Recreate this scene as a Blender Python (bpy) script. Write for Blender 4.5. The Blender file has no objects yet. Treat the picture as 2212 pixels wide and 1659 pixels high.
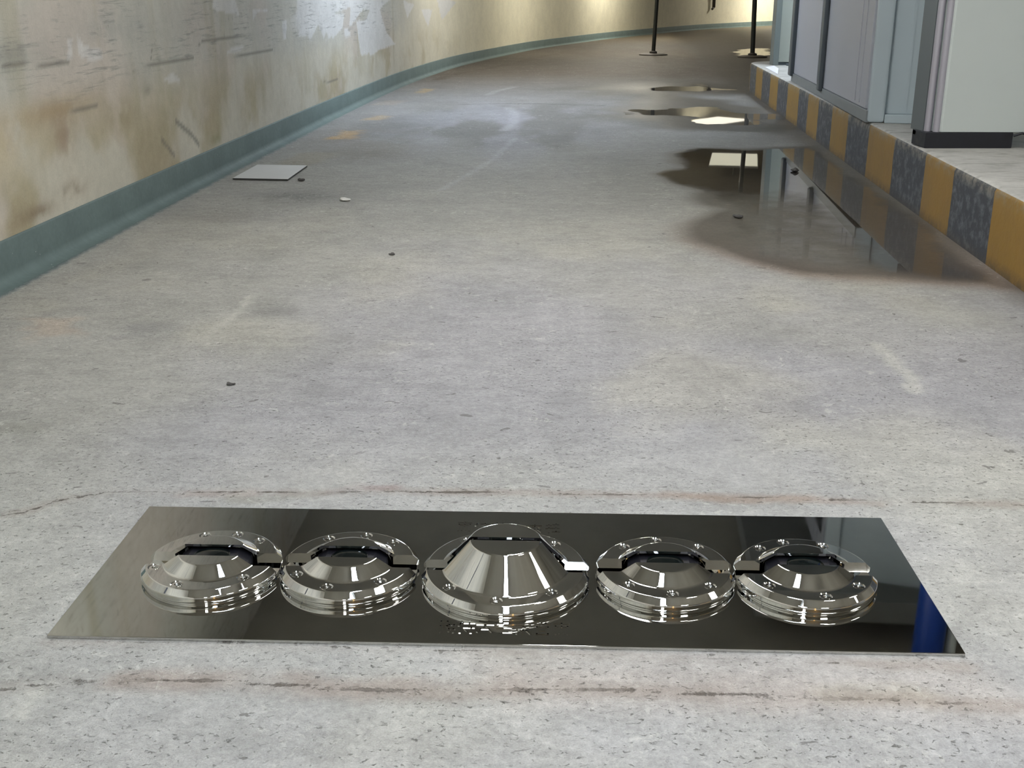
import bpy, bmesh, math, random
import numpy as np
from mathutils import Vector, Matrix
random.seed(7)
SC = bpy.context.scene
COL = SC.collection
PI = math.pi

# ------------------------------------------------------------------ camera
FPX = 2440.0
PITCH = math.atan(839.5 / FPX)
CW, CH = 2212.0, 1659.0
cd = bpy.data.cameras.new('camera'); cam = bpy.data.objects.new('camera', cd); COL.objects.link(cam)
cd.sensor_width = 36.0; cd.lens = FPX / CW * 36.0; cd.clip_start = 0.05; cd.clip_end = 200
cam.location = (0, 0, 1); cam.rotation_euler = (PI / 2 - PITCH, 0, 0)
SC.camera = cam
FW = np.array([0, math.cos(PITCH), -math.sin(PITCH)]); UP = np.array([0, math.sin(PITCH), math.cos(PITCH)])
RT = np.array([1.0, 0, 0]); EYE = np.array([0, 0, 1.0])

def G(px, py, z=0.0):
    """where the sight line through a photo point meets the level z"""
    d = FW + (px - CW / 2) / FPX * RT - (py - CH / 2) / FPX * UP
    t = (z - 1.0) / d[2]
    return EYE + t * d

def lin(r, g, b):
    f = lambda c: c / 255 / 12.92 if c / 255 <= .04045 else ((c / 255 + .055) / 1.055) ** 2.4
    return (f(r), f(g), f(b))

# ------------------------------------------------------------------ tagging
def tag(o, label=None, cat=None, group=None, kind=None):
    if label: o['label'] = label
    if cat: o['category'] = cat
    if group: o['group'] = group
    if kind: o['kind'] = kind
    return o

def empty(name, loc, rz=0.0):
    o = bpy.data.objects.new(name, None); COL.objects.link(o)
    o.location = loc; o.rotation_euler = (0, 0, rz); o.empty_display_size = .05
    return o

def mesh_obj(name, me, mats, parent=None):
    o = bpy.data.objects.new(name, me); COL.objects.link(o)
    for m in (mats if isinstance(mats, (list, tuple)) else [mats]): me.materials.append(m)
    if parent is not None: o.parent = parent
    return o

def sharpen(bm, ang=28):
    for f in bm.faces: f.smooth = True
    for e in bm.edges:
        if len(e.link_faces) == 2:
            e.smooth = e.calc_face_angle(0) < math.radians(ang)

def bm_obj(name, bm, mats, parent=None, ang=28, hard=True):
    bm.normal_update(); sharpen(bm, ang)
    me = bpy.data.meshes.new(name); bm.to_mesh(me); bm.free()
    o = mesh_obj(name, me, mats, parent)
    if hard:      # keep big flat faces flat beside their bevels
        md = o.modifiers.new('normals', 'WEIGHTED_NORMAL'); md.keep_sharp = True; md.weight = 100
    return o

def add_box(bm, x0, x1, y0, y1, z0, z1, M=None, bev=0.0, mat=0):
    vs = [bm.verts.new((x, y, z)) for z in (z0, z1) for x, y in ((x0, y0), (x1, y0), (x1, y1), (x0, y1))]
    fs = [bm.faces.new([vs[i] for i in q]) for q in ((3, 2, 1, 0), (4, 5, 6, 7), (0, 1, 5, 4), (1, 2, 6, 5), (2, 3, 7, 6), (3, 0, 4, 7))]
    for f in fs: f.material_index = mat
    if bev:
        es = list({e for f in fs for e in f.edges})
        r = bmesh.ops.bevel(bm, geom=es, offset=bev, segments=2, affect='EDGES', profile=.5)
        vs = list({v for f in r['faces'] for v in f.verts} | {v for v in vs if v.is_valid})
    if M is not None: bmesh.ops.transform(bm, matrix=M, verts=[v for v in vs if v.is_valid])
    return vs

def add_prism(bm, pts, z0, z1, bev=0.0, mat=0):
    n = len(pts)
    lo = [bm.verts.new((p[0], p[1], z0)) for p in pts]; hi = [bm.verts.new((p[0], p[1], z1)) for p in pts]
    fs = [bm.faces.new(lo[::-1]), bm.faces.new(hi)]
    for i in range(n):
        j = (i + 1) % n; fs.append(bm.faces.new((lo[i], lo[j], hi[j], hi[i])))
    for f in fs: f.material_index = mat
    if bev:
        es = list({e for f in fs for e in f.edges})
        bmesh.ops.bevel(bm, geom=es, offset=bev, segments=2, affect='EDGES', profile=.5)

def add_lathe(bm, prof, seg=64, M=None, closed=False):
    """revolve (r, z) points about the z axis"""
    rings = []
    for r, z in prof:
        if r < 1e-6: rings.append([bm.verts.new((0, 0, z))])
        else: rings.append([bm.verts.new((r * math.cos(2 * PI * k / seg), r * math.sin(2 * PI * k / seg), z)) for k in range(seg)])
    pairs = list(zip(rings, rings[1:]))
    if closed: pairs.append((rings[-1], rings[0]))
    for a, b in pairs:
        if len(a) == 1 and len(b) == 1: continue
        for k in range(seg):
            j = (k + 1) % seg
            if len(a) == 1: bm.faces.new((a[0], b[k], b[j]))
            elif len(b) == 1: bm.faces.new((a[k], b[0], a[j]))
            else: bm.faces.new((a[k], b[k], b[j], a[j]))
    if M is not None: bmesh.ops.transform(bm, matrix=M, verts=[v for r in rings for v in r])
    bmesh.ops.recalc_face_normals(bm, faces=bm.faces)

def add_tube(bm, pts, r, seg=10):
    pts = [Vector(p) for p in pts]; rings = []
    for i, p in enumerate(pts):
        d = (pts[min(i + 1, len(pts) - 1)] - pts[max(i - 1, 0)]).normalized()
        a = d.orthogonal().normalized() if i == 0 else (rings[-1][1] - d * rings[-1][1].dot(d)).normalized()
        b = d.cross(a)
        rings.append(([bm.verts.new(p + r * (a * math.cos(2 * PI * k / seg) + b * math.sin(2 * PI * k / seg))) for k in range(seg)], a))
    for (A, _), (B, _) in zip(rings, rings[1:]):
        for k in range(seg):
            j = (k + 1) % seg; bm.faces.new((A[k], A[j], B[j], B[k]))
    bm.faces.new(rings[0][0][::-1]); bm.faces.new(rings[-1][0])

# ------------------------------------------------------------------ materials
class NT:
    def __init__(s, name):
        s.m = bpy.data.materials.new(name); s.m.use_nodes = True
        s.t = s.m.node_tree; s.b = s.t.nodes['Principled BSDF']; s.out = s.t.nodes['Material Output']
    def n(s, kind, **kw):
        x = s.t.nodes.new(kind)
        for k, v in kw.items(): setattr(x, k, v)
        return x
    def put(s, sock, v):
        if hasattr(v, 'is_linked') or isinstance(v, bpy.types.NodeSocket): s.t.links.new(v, sock)
        elif v is not None:
            if sock.type == 'RGBA' and len(v) == 3: v = (*v, 1)
            sock.default_value = v
    def coord(s, which='Object'): return s.n('ShaderNodeTexCoord').outputs[which]
    def attr(s, name): return s.n('ShaderNodeAttribute', attribute_name=name)
    def scale(s, vec, sc):
        x = s.n('ShaderNodeMapping'); s.put(x.inputs['Vector'], vec); x.inputs['Scale'].default_value = sc; return x.outputs[0]
    def noise(s, vec, sc, det=4, rough=.55, dist=0):
        x = s.n('ShaderNodeTexNoise'); s.put(x.inputs['Vector'], vec)
        x.inputs['Scale'].default_value = sc; x.inputs['Detail'].default_value = det
        x.inputs['Roughness'].default_value = rough; x.inputs['Distortion'].default_value = dist
        return x.outputs['Fac']
    def ramp(s, fac, lo, hi, a=0.0, b=1.0):
        x = s.n('ShaderNodeMapRange'); x.clamp = True
        s.put(x.inputs['Value'], fac)
        for k, v in (('From Min', lo), ('From Max', hi), ('To Min', a), ('To Max', b)): x.inputs[k].default_value = v
        return x.outputs[0]
    def math(s, op, a, b=None):
        x = s.n('ShaderNodeMath', operation=op); s.put(x.inputs[0], a)
        if b is not None: s.put(x.inputs[1], b)
        return x.outputs[0]
    def mix(s, fac, a, b, mode='MIX'):
        x = s.n('ShaderNodeMix', data_type='RGBA', blend_type=mode)
        s.put(x.inputs[0], fac); s.put(x.inputs[6], a); s.put(x.inputs[7], b)
        return x.outputs[2]
    def scalecol(s, col, fac):
        x = s.n('ShaderNodeVectorMath', operation='SCALE'); s.put(x.inputs[0], col); s.put(x.inputs['Scale'], fac); return x.outputs[0]
    def bump(s, h, strength=.3, dist=.01):
        x = s.n('ShaderNodeBump'); s.put(x.inputs['Height'], h)
        s.put(x.inputs['Strength'], strength); x.inputs['Distance'].default_value = dist
        s.put(s.b.inputs['Normal'], x.outputs[0])
    def set(s, **kw):
        for k, v in kw.items(): s.put(s.b.inputs[k.replace('_', ' ')], v)
        return s

def plain(name, col, rough=.5, metal=0.0, var=.06, sc=8.0):
    t = NT(name); v = t.noise(t.coord(), sc, 5)
    t.set(Base_Color=t.scalecol(col, t.ramp(v, .25, .75, 1 - var, 1 + var)), Roughness=t.ramp(v, .3, .7, rough * .9, min(1, rough * 1.1)), Metallic=metal)
    return t.m

def mirror(name, col=(.60, .60, .585), rough=.035, scr=.02):
    t = NT(name); c = t.coord()
    a = t.noise(c, 14, 5, .6); b = t.noise(t.scale(c, (1, 30, 1)), 30, 3)
    t.set(Base_Color=t.scalecol(col, t.ramp(a, .3, .7, .95, 1.04)), Metallic=1.0,
          Roughness=t.math('ADD', t.ramp(a, .35, .7, rough * .5, rough * 1.5), t.ramp(b, .55, .8, 0, scr)))
    return t.m

def emit(name, col, strength):
    t = NT(name)
    t.set(Base_Color=col, Roughness=.4, Emission_Color=col, Emission_Strength=strength)
    return t.m

# ------------------------------------------------------------------ plan curves
def smooth_curve(ctrl, step=.05, passes=60):
    P = [np.array(ctrl[0])]
    for a, b in zip(ctrl, ctrl[1:]):
        a, b = np.array(a, float), np.array(b, float); n = max(2, int(np.linalg.norm(b - a) / .25))
        P += [a + (b - a) * k / n for k in range(1, n + 1)]
    P = np.array(P)
    for _ in range(passes): P[1:-1] = .25 * P[:-2] + .5 * P[1:-1] + .25 * P[2:]
    d = np.r_[0, np.cumsum(np.linalg.norm(np.diff(P, axis=0), axis=1))]
    s = np.arange(0, d[-1], step)
    return np.c_[np.interp(s, d, P[:, 0]), np.interp(s, d, P[:, 1])], s

WALLC = [(-2.06, -4.2), (-1.98, 0), (-1.875, 4.06), (-1.79, 6.0), (-1.69, 8), (-1.58, 10), (-1.33, 13.85), (-.87, 17.6), (.38, 23.2), (2.12, 28.3), (3.67, 32), (5.76, 36.6), (8.9, 41.4), (13, 46.2), (19, 52)]
WP, WS = smooth_curve(WALLC, .02, 40)
def wall_x(y): return np.interp(y, WP[:, 1], WP[:, 0])
HK = .305
def kerb_x(y): return 1.497 + .082 * y + .00038 * y * y

# ------------------------------------------------------------------ region helpers (all in plan metres)
def poly_dist(X, Y, poly):
    """signed distance (inside positive) of points to a polygon"""
    P = np.array(poly); d = np.full(X.shape, 1e9); ins = np.zeros(X.shape, bool)
    for i in range(len(P)):
        a, b = P[i], P[(i + 1) % len(P)]; e = b - a
        t = np.clip(((X - a[0]) * e[0] + (Y - a[1]) * e[1]) / (e @ e + 1e-12), 0, 1)
        d = np.minimum(d, np.hypot(X - a[0] - t * e[0], Y - a[1] - t * e[1]))
        c = ((a[1] > Y) != (b[1] > Y)) & (X < (b[0] - a[0]) * (Y - a[1]) / (b[1] - a[1] + 1e-12) + a[0])
        ins ^= c
    return np.where(ins, d, -d)

def line_dist(X, Y, pts):
    d = np.full(X.shape, 1e9)
    for a, b in zip(pts, pts[1:]):
        a, b = np.array(a), np.array(b); e = b - a
        t = np.clip(((X - a[0]) * e[0] + (Y - a[1]) * e[1]) / (e @ e + 1e-12), 0, 1)
        d = np.minimum(d, np.hypot(X - a[0] - t * e[0], Y - a[1] - t * e[1]))
    return d

def vnoise(X, Y, sc, seed=0):
    """cheap value noise 0..1"""
    rs = np.random.RandomState(seed); T = rs.rand(256, 256)
    x, y = X * sc + 1000, Y * sc + 1000
    xi, yi = np.floor(x).astype(int), np.floor(y).astype(int); fx, fy = x - xi, y - yi
    fx, fy = fx * fx * (3 - 2 * fx), fy * fy * (3 - 2 * fy)
    t = lambda i, j: T[i % 256, j % 256]
    return (t(xi, yi) * (1 - fx) + t(xi + 1, yi) * fx) * (1 - fy) + (t(xi, yi + 1) * (1 - fx) + t(xi + 1, yi + 1) * fx) * fy

def fbm(X, Y, sc, seed=0, oct=4):
    v = 0; a = .5
    for k in range(oct): v = v + a * vnoise(X, Y, sc * 2 ** k, seed + k); a *= .5
    return v / (1 - .5 ** oct)

sst = lambda x, a, b: (lambda t: t * t * (3 - 2 * t))(np.clip((x - a) / (b - a), 0, 1))
GP = lambda pts: [tuple(G(*p)[:2]) for p in pts]
def lerpc(C, col, w): return C + (np.array(col) - C) * w[..., None]

def grid_mesh(name, V, nu, nv, attrs=None, uv=None):
    """V: (nv*nu,3) grid"""
    me = bpy.data.meshes.new(name)
    i = np.arange(nv - 1)[:, None] * nu + np.arange(nu - 1)[None, :]
    F = np.stack([i, i + 1, i + nu + 1, i + nu], -1).reshape(-1, 4)
    me.vertices.add(len(V)); me.vertices.foreach_set('co', np.asarray(V, np.float32).ravel())
    me.loops.add(F.size); me.loops.foreach_set('vertex_index', F.ravel().astype(np.int32))
    me.polygons.add(len(F)); me.polygons.foreach_set('loop_start', np.arange(0, F.size, 4, dtype=np.int32))
    me.polygons.foreach_set('use_smooth', np.ones(len(F), bool))
    me.update(calc_edges=True)
    for k, A in (attrs or {}).items():
        if A.ndim == 2:
            at = me.attributes.new(k, 'FLOAT_COLOR', 'POINT')
            at.data.foreach_set('color', np.c_[A, np.ones(len(A))].astype(np.float32).ravel())
        else:
            at = me.attributes.new(k, 'FLOAT', 'POINT'); at.data.foreach_set('value', A.astype(np.float32).ravel())
    if uv is not None:
        l = me.uv_layers.new(name='UVMap'); l.data.foreach_set('uv', uv[F.ravel()].astype(np.float32).ravel())
    return me

# ------------------------------------------------------------------ floor
ys = [-4.2, -3, -2, -1, 0, .6]
y = .9
while y < 52: ys.append(y); y += max(.012, .0062 * y)
ys = np.array(ys + [52.0]); nu = 420
U = np.linspace(-1, 1, nu); Xw = 2.3 + .44 * np.maximum(ys, 0)
FX = U[None, :] * Xw[:, None]; FY = np.repeat(ys[:, None], nu, 1)

PUD_MAIN = [(1447, 332), (1500, 319), (1600, 321), (1764, 315), (1800, 340), (1870, 388), (1926, 419), (1991, 466), (2056, 523), (2134, 588), (2190, 620), (2120, 614), (2050, 611), (1940, 604), (1850, 598), (1740, 590), (1640, 570), (1560, 545), (1500, 520), (1478, 495), (1505, 475), (1545, 452), (1505, 440), (1485, 428), (1500, 412), (1450, 398), (1410, 376), (1475, 362), (1450, 348)]
PUD_FAR = [(1395, 252), (1432, 243), (1470, 235), (1520, 233), (1580, 240), (1650, 247), (1720, 256), (1690, 264), (1600, 271), (1520, 270), (1460, 266), (1420, 260)]
PUD_TIP = [(1380, 190), (1420, 184), (1480, 183), (1540, 188), (1575, 195), (1520, 199), (1450, 200), (1400, 197)]
PUD_END = [(1566, 112), (1590, 106), (1630, 104), (1668, 105), (1668, 122), (1630, 124), (1590, 122)]
plan = {k: GP(v) for k, v in dict(m=PUD_MAIN, f=PUD_FAR, t=PUD_TIP, e=PUD_END).items()}

NY = np.clip(FY, .9, 60)
base = np.array(lin(158, 157, 151))
C = np.ones(FX.shape + (3,)) * base
n1 = fbm(FX, FY, .7, 3); n2 = fbm(FX, FY * .8, 2.2, 11); n3 = fbm(FX, FY, 6, 21); n0 = fbm(FX * .8, FY * .35, .6, 31)
C = lerpc(C, lin(150, 149, 158), sst(n1, .5, .75) * .5)                       # cool grey patches of cement
C = lerpc(C, lin(176, 173, 160), sst(n2, .52, .8) * .45)
C = lerpc(C, lin(176, 176, 170), sst(-np.abs(FY - 1.85), -.9, -.2) * .45)       # paler mortar round the plate
C = C * (1 - .10 * sst(n3, .5, .8))[..., None]
far = sst(FY, 3.6, 6.5)
C = lerpc(C, lin(140, 139, 132), far * .8)
C = lerpc(C, lin(121, 120, 121), sst(FY, 6.5, 10) * .8)
C = lerpc(C, lin(70, 62, 51), sst(FY, 12.5, 16) * .9)                          # brown dirt in the bend
C = lerpc(C, lin(62, 54, 44), sst(FY, 12, 15) * sst(n0, .45, .6) * .7)
C = lerpc(C, lin(128, 118, 100), sst(FY, 27, 33) * .8)
C = lerpc(C, lin(86, 86, 84), sst(FY, 4.5, 7) * sst(n0, .5, .68) * (1 - sst(FY, 12, 14)) * .55)
# pale dusty tyre arcs in the middle of the lane
for px, w in (([(1053, 205), (1075, 196), (1110, 188)], .06), ([(1100, 232), (1113, 250), (1107, 268), (1090, 282)], .06), ([(950, 412), (1020, 372), (1070, 340), (1110, 300)], .03)):
    C = lerpc(C, lin(165, 165, 166), (1 - sst(line_dist(FX, FY, GP(px)), w * .4, w)) * .4)
lav_sheen = np.exp(-((FX + .1) / .8) ** 2 - ((FY - 9.6) / 2.2) ** 2)  # lavender reflection of cool lamp light, painted into the floor colour
C = lerpc(C, lin(158, 158, 168), lav_sheen * .5 * sst(fbm(FX * 2, FY * .6, 1.5, 44), .35, .6))
for px, w, c, a in (([(1000, 225), (1150, 224), (1300, 228)], .05, (78, 78, 78), .7), ([(960, 277), (1080, 277)], .03, (90, 90, 92), .6),
                    ([(945, 172), (1000, 158), (1080, 143), (1180, 120), (1280, 100), (1390, 88)], .12, (70, 62, 52), .75)):
    C = lerpc(C, lin(*c), (1 - sst(line_dist(FX, FY, GP(px)), w * .3, w)) * a * sst(fbm(FX, FY, 3, 5), .2, .5))
# cracks, joints and dirt beside the plate
jag = (n3 - .5) * .05 + (fbm(FX, FY, 18, 61) - .5) * .05
brk = .35 + .65 * sst(fbm(FX, FY, 5, 63), .3, .6)
J1 = [(-150, 1140), (60, 1105), (120, 1082), (240, 1062), (400, 1064), (560, 1062), (690, 1066), (800, 1060), (1100, 1064), (1300, 1068), (1600, 1074), (1900, 1082), (2400, 1096)]
J2 = [(-300, 1506), (0, 1490), (100, 1478), (270, 1468), (500, 1472), (700, 1486), (900, 1494), (1100, 1490), (1350, 1492), (1500, 1496), (1700, 1506), (1900, 1512), (2500, 1540)]
J3 = [(105, 1384), (300, 1387), (500, 1390), (900, 1402), (1150, 1410), (1500, 1422), (1900, 1434), (2084, 1440)]
joint = np.minimum(np.minimum(line_dist(FX, FY, GP(J1)), line_dist(FX, FY, GP(J2))), line_dist(FX, FY, GP(J3)) + .003)
jband = sst(fbm(FX, FY, 2.6, 63), .36, .62)
for px, w, c, a in (([(400, 1068), (545, 1066)], .03, (156, 136, 126), .6), ([(500, 1078), (560, 1082), (690, 1066)], .03, (126, 124, 106), .7), ([(700, 1064), (760, 1053), (850, 1053)], .025, (146, 130, 126), .7),
                    ([(1440, 1070), (1700, 1076), (1900, 1086)], .03, (150, 130, 114), .6),
                    ([(270, 1470), (500, 1473), (700, 1487), (900, 1490), (1100, 1490)], .05, (146, 132, 122), .6),
                    ([(1100, 1480), (1350, 1485), (1500, 1490), (1700, 1500)], .07, (158, 146, 138), .5), ([(1780, 1502), (1960, 1500), (2000, 1512)], .04, (150, 143, 120), .6)):
    C = lerpc(C, lin(*c), (1 - sst(line_dist(FX + jag * .4, FY + jag * .6, GP(px)), w * .2, w)) * a * brk)
# damp pinkish front strip, pale scrapes
C = lerpc(C, lin(172, 162, 154), sst(-poly_dist(FX, FY, GP([(1000, 1420), (2100, 1440), (2300, 1560), (1700, 1540), (1100, 1520)])), .06, -.05) * .4)
for px, w, a in (([(545, 640), (520, 670), (480, 706)], .03, .6), ([(1895, 745), (1940, 790), (1985, 845)], .035, .5), ([(235, 1360), (330, 1240), (430, 1130)], .02, 0), ([(50, 1546), (110, 1495)], .02, .5)):
    C = lerpc(C, lin(188, 187, 178), (1 - sst(line_dist(FX + jag, FY, GP(px)), w * .3, w)) * a)
# dark smears
for (px, py, rx, ry, a, c) in ((600, 672, .10, .07, .5, (120, 119, 116)), (240, 728, .13, .05, .55, (112, 111, 116)), (300, 708, .14, .05, .4, (125, 124, 124)), (1290, 735, .12, .06, .25, (130, 129, 124)),
                               (640, 425, .28, .18, .55, (104, 104, 102)), (820, 405, .22, .12, .3, (112, 112, 108)), (470, 470, .2, .2, .35, (120, 116, 110)), (1740, 880, .16, .12, .3, (134, 133, 142)),
                               (800, 330, .35, .5, .45, (110, 102, 92)), (770, 300, .4, .6, .35, (118, 108, 100)), (2150, 860, .12, .1, .3, (130, 130, 134)), (1280, 340, .4, .35, .25, (120, 120, 116)),
                               (30, 925, .08, .04, .4, (130, 130, 120)), (100, 640, .15, .1, .2, (130, 130, 126))):
    g = G(px, py); q = ((FX - g[0]) / rx) ** 2 + ((FY - g[1]) / ry) ** 2
    C = lerpc(C, lin(*c), np.exp(-q) * a * sst(n2 + n3, .6, 1.1) * 1.3)
# worn paint blocks along the left wall and faded orange block
for px, c, a in (([(705, 301), (740, 281), (782, 282), (768, 301)], (186, 148, 92), .65), ([(778, 259), (815, 249), (850, 250), (824, 260)], (176, 150, 112), .6), ([(890, 201), (915, 191), (945, 191), (920, 201)], (178, 150, 106), .7),
                 ([(800, 226), (835, 216), (890, 217), (850, 228)], (150, 138, 128), .5), ([(590, 358), (640, 330), (730, 330), (690, 355)], (138, 130, 112), .6),
                 ([(28, 735), (45, 686), (165, 686), (142, 737)], (178, 160, 142), .6)):
    C = lerpc(C, lin(*c), sst(poly_dist(FX + jag * 2, FY + jag * 3, GP(px)), -.03, .05) * a * (.55 + .6 * n3))
# green-grey paint that laps from the wall onto the floor
wd = FX - wall_x(FY)
C = lerpc(C, lin(104, 116, 116), (1 - sst(wd + (n3 - .5) * .02, .085, .10)) * sst(-FY, -11, -8))
# damp concrete
dm = poly_dist(FX, FY, plan['m']); df = poly_dist(FX, FY, plan['f']); dt = poly_dist(FX, FY, plan['t'])
wob = (fbm(FX, FY, 2.5, 71) - .5) * .35 + (n3 - .5) * .1
damp = np.maximum.reduce([sst(dm + wob * .35, -.12, .12) * .9, sst(df + wob * 1.6, -.7, .3) * .9, sst(dt + wob * 2.2, -1.3, .4) * .9,
                          sst(poly_dist(FX, FY, GP([(1340, 240), (1400, 200), (1600, 215), (1700, 250), (1760, 300), (1600, 285), (1450, 280), (1380, 262)])) + wob * 1.5, -.35, .4) * .9,
                          sst(kerb_x(FY) - FX + wob * .3, .35, 0) * sst(FY, 3.4, 5.0) * .6,
                          sst(poly_dist(FX, FY, GP([(2020, 560), (2300, 620), (2300, 690), (2190, 660)])) + wob * .3, -.1, .15) * .6])
C = lerpc(C, lin(84, 84, 78), np.maximum(sst(df + wob * 1.8, -.9, .2), sst(dt + wob * 2.5, -1.6, .2)) * sst(fbm(FX, FY * .5, 1.6, 77), .25, .5) * .8)
C = lerpc(C, lin(88, 80, 72), sst(kerb_x(FY) - FX + wob * .15, .62, .30) * sst(dm + wob * .3, -.02, .2) * .75)  # dark mirror image of the kerb painted into the wet floor
rust = sst(dm + wob * .3, -.16, .02) * sst(-dm, -.25, .05) * sst(-FY, -6.0, -4.2)
C = lerpc(C, lin(128, 110, 96), rust * .7)
FLOOR_ME = grid_mesh('floor', np.stack([FX, FY, np.zeros_like(FX)], -1).reshape(-1, 3), nu, len(ys), dict(Col=C.reshape(-1, 3), damp=damp.ravel(), joint=joint.ravel(), jband=jband.ravel()))

def floor_material():
    t = NT('concrete_floor'); c = t.coord('Object')
    col = t.attr('Col').outputs['Color']; dp = t.attr('damp').outputs['Fac']
    big = t.noise(c, 2.2, 6, .62); mid = t.noise(t.scale(c, (1, 1.25, 1)), 14, 6, .72, .3); fine = t.noise(c, 70, 4, .78); grit = t.noise(c, 300, 2, .6)
    v = t.math('MULTIPLY', t.ramp(big, .3, .7, .90, 1.10), t.ramp(mid, .30, .70, .84, 1.15))
    v = t.math('MULTIPLY', v, t.ramp(fine, .34, .66, .84, 1.15))
    v = t.math('MULTIPLY', v, t.ramp(grit, .3, .7, .90, 1.09))
    pit = t.math('MULTIPLY', t.ramp(t.noise(t.scale(c, (1, 1.4, 1)), 84, 5, .7, .5), .60, .68), t.ramp(t.noise(c, 3.2, 3), .34, .54))
    pale = t.math('MULTIPLY', t.ramp(t.noise(c, 34, 6, .75, .8), .56, .64), t.ramp(t.noise(c, 4.1, 2), .42, .62))
    hole = t.ramp(t.noise(t.scale(c, (1, 1.4, 1)), 21, 3, .55, .6), .685, .705)
    k = t.scalecol(col, v)
    k = t.mix(t.math('MULTIPLY', pit, .62), k, lin(102, 100, 95))
    k = t.mix(t.math('MULTIPLY', pale, .45), k, lin(204, 203, 196))
    k = t.mix(t.math('MULTIPLY', hole, .6), k, lin(80, 78, 74))
    jd = t.math('ADD', t.attr('joint').outputs['Fac'], t.math('ADD', t.math('MULTIPLY', t.math('SUBTRACT', mid, .5), .022), t.math('MULTIPLY', t.math('SUBTRACT', fine, .5), .014)))
    jb = t.attr('jband').outputs['Fac']
    k = t.mix(t.math('MULTIPLY', t.math('MULTIPLY', t.ramp(jd, .03, .002), t.math('ADD', .15, t.math('MULTIPLY', jb, .5))), .8), k, lin(140, 126, 114))
    jl = t.math('MULTIPLY', t.ramp(jd, .0048, .0010), t.ramp(t.noise(c, 6, 4), .36, .54))
    k = t.mix(t.math('MULTIPLY', jl, .75), k, lin(84, 76, 68))
    d2 = t.ramp(t.math('ADD', dp, t.math('MULTIPLY', t.math('SUBTRACT', mid, .5), .5)), .12, .75)
    k = t.mix(d2, k, t.mix(1.0, k, lin(162, 156, 148), 'MULTIPLY'))
    t.set(Base_Color=k, Roughness=t.ramp(d2, 0, 1, .66, .48), Specular_IOR_Level=t.ramp(d2, 0, 1, .25, .35))
    h = t.math('SUBTRACT', t.math('ADD', t.math('MULTIPLY', mid, .8), t.math('MULTIPLY', fine, .5)), t.math('ADD', t.math('MULTIPLY', pit, .9), jl))
    t.bump(h, t.ramp(d2, 0, 1, .75, .1), .008)
    return t.m
tag(mesh_obj('floor', FLOOR_ME, floor_material()), kind='structure')

# ------------------------------------------------------------------ puddles: thin sheets of water, fading out at the rim
def water_material():
    t = NT('water'); a = t.attr('film').outputs['Fac']
    fr = t.n('ShaderNodeFresnel'); fr.inputs['IOR'].default_value = 1.33
    nz = t.noise(t.coord(), 7, 4, .6)
    f = t.math('MULTIPLY', fr.outputs[0], t.ramp(t.math('ADD', a, t.math('MULTIPLY', t.math('SUBTRACT', nz, .5), .55)), .30, .62))
    gl = t.n('ShaderNodeBsdfGlossy'); gl.inputs['Roughness'].default_value = .015; gl.inputs['Color'].default_value = (1, 1, 1, 1)
    tr = t.n('ShaderNodeBsdfTransparent'); mx = t.n('ShaderNodeMixShader')
    t.put(mx.inputs[0], f); t.put(mx.inputs[1], tr.outputs[0]); t.put(mx.inputs[2], gl.outputs[0])
    t.t.links.new(mx.outputs[0], t.out.inputs['Surface']); t.t.nodes.remove(t.b)
    return t.m
WATER = water_material()
def puddle(poly, label, nx, ny, fade, amp, soft=None):
    P = np.array(poly); x0, y0 = P.min(0) - fade; x1, y1 = P.max(0) + fade
    X, Y = np.meshgrid(np.linspace(x0, x1, nx), np.linspace(y0, y1, ny))
    w = (fbm(X, Y, 2.2, 91) - .5) * amp
    d = poly_dist(X, Y, poly) + w
    film = sst(d, -fade * .3, fade)
    if soft: film = film * soft(X, Y)
    keep = (film > .01) & ((X < kerb_x(Y) - .004) | (Y > 13.2))
    me = bpy.data.meshes.new('puddle')
    idx = -np.ones(X.shape, int); q = keep[:-1, :-1] & keep[1:, :-1] & keep[:-1, 1:] & keep[1:, 1:]
    use = np.zeros(X.shape, bool); use[:-1, :-1] |= q; use[1:, :-1] |= q; use[:-1, 1:] |= q; use[1:, 1:] |= q
    idx[use] = np.arange(use.sum())
    V = np.stack([X[use], Y[use], np.full(use.sum(), .0015)], -1)
    j, i = np.nonzero(q)
    F = np.stack([idx[j, i], idx[j, i + 1], idx[j + 1, i + 1], idx[j + 1, i]], -1)
    me.from_pydata(V.tolist(), [], F.tolist()); me.update()
    at = me.attributes.new('film', 'FLOAT', 'POINT'); at.data.foreach_set('value', film[use].astype(np.float32))
    return tag(mesh_obj('puddle', me, WATER), label, 'puddle', 'puddles on the lane')
puddle(plan['m'], 'largest puddle, lying along the striped kerb and mirroring its stripes', 110, 150, .22, .18,
       lambda X, Y: np.clip(.34 + .6 * sst(Y, 5.4, 7.0) + .45 * sst(X - kerb_x(Y), -.55, -.25), 0, 1))
puddle(plan['f'], 'narrow puddle with bright reflections beyond the largest puddle', 120, 120, .16, 1.5)
puddle(plan['t'], 'small dark puddle mid lane just beyond the narrow puddle', 60, 70, .3, 1.2)
puddle(plan['e'], 'pale shining puddle at the foot of the far sign pole by the kerb end', 60, 60, .35, .5)

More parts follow.
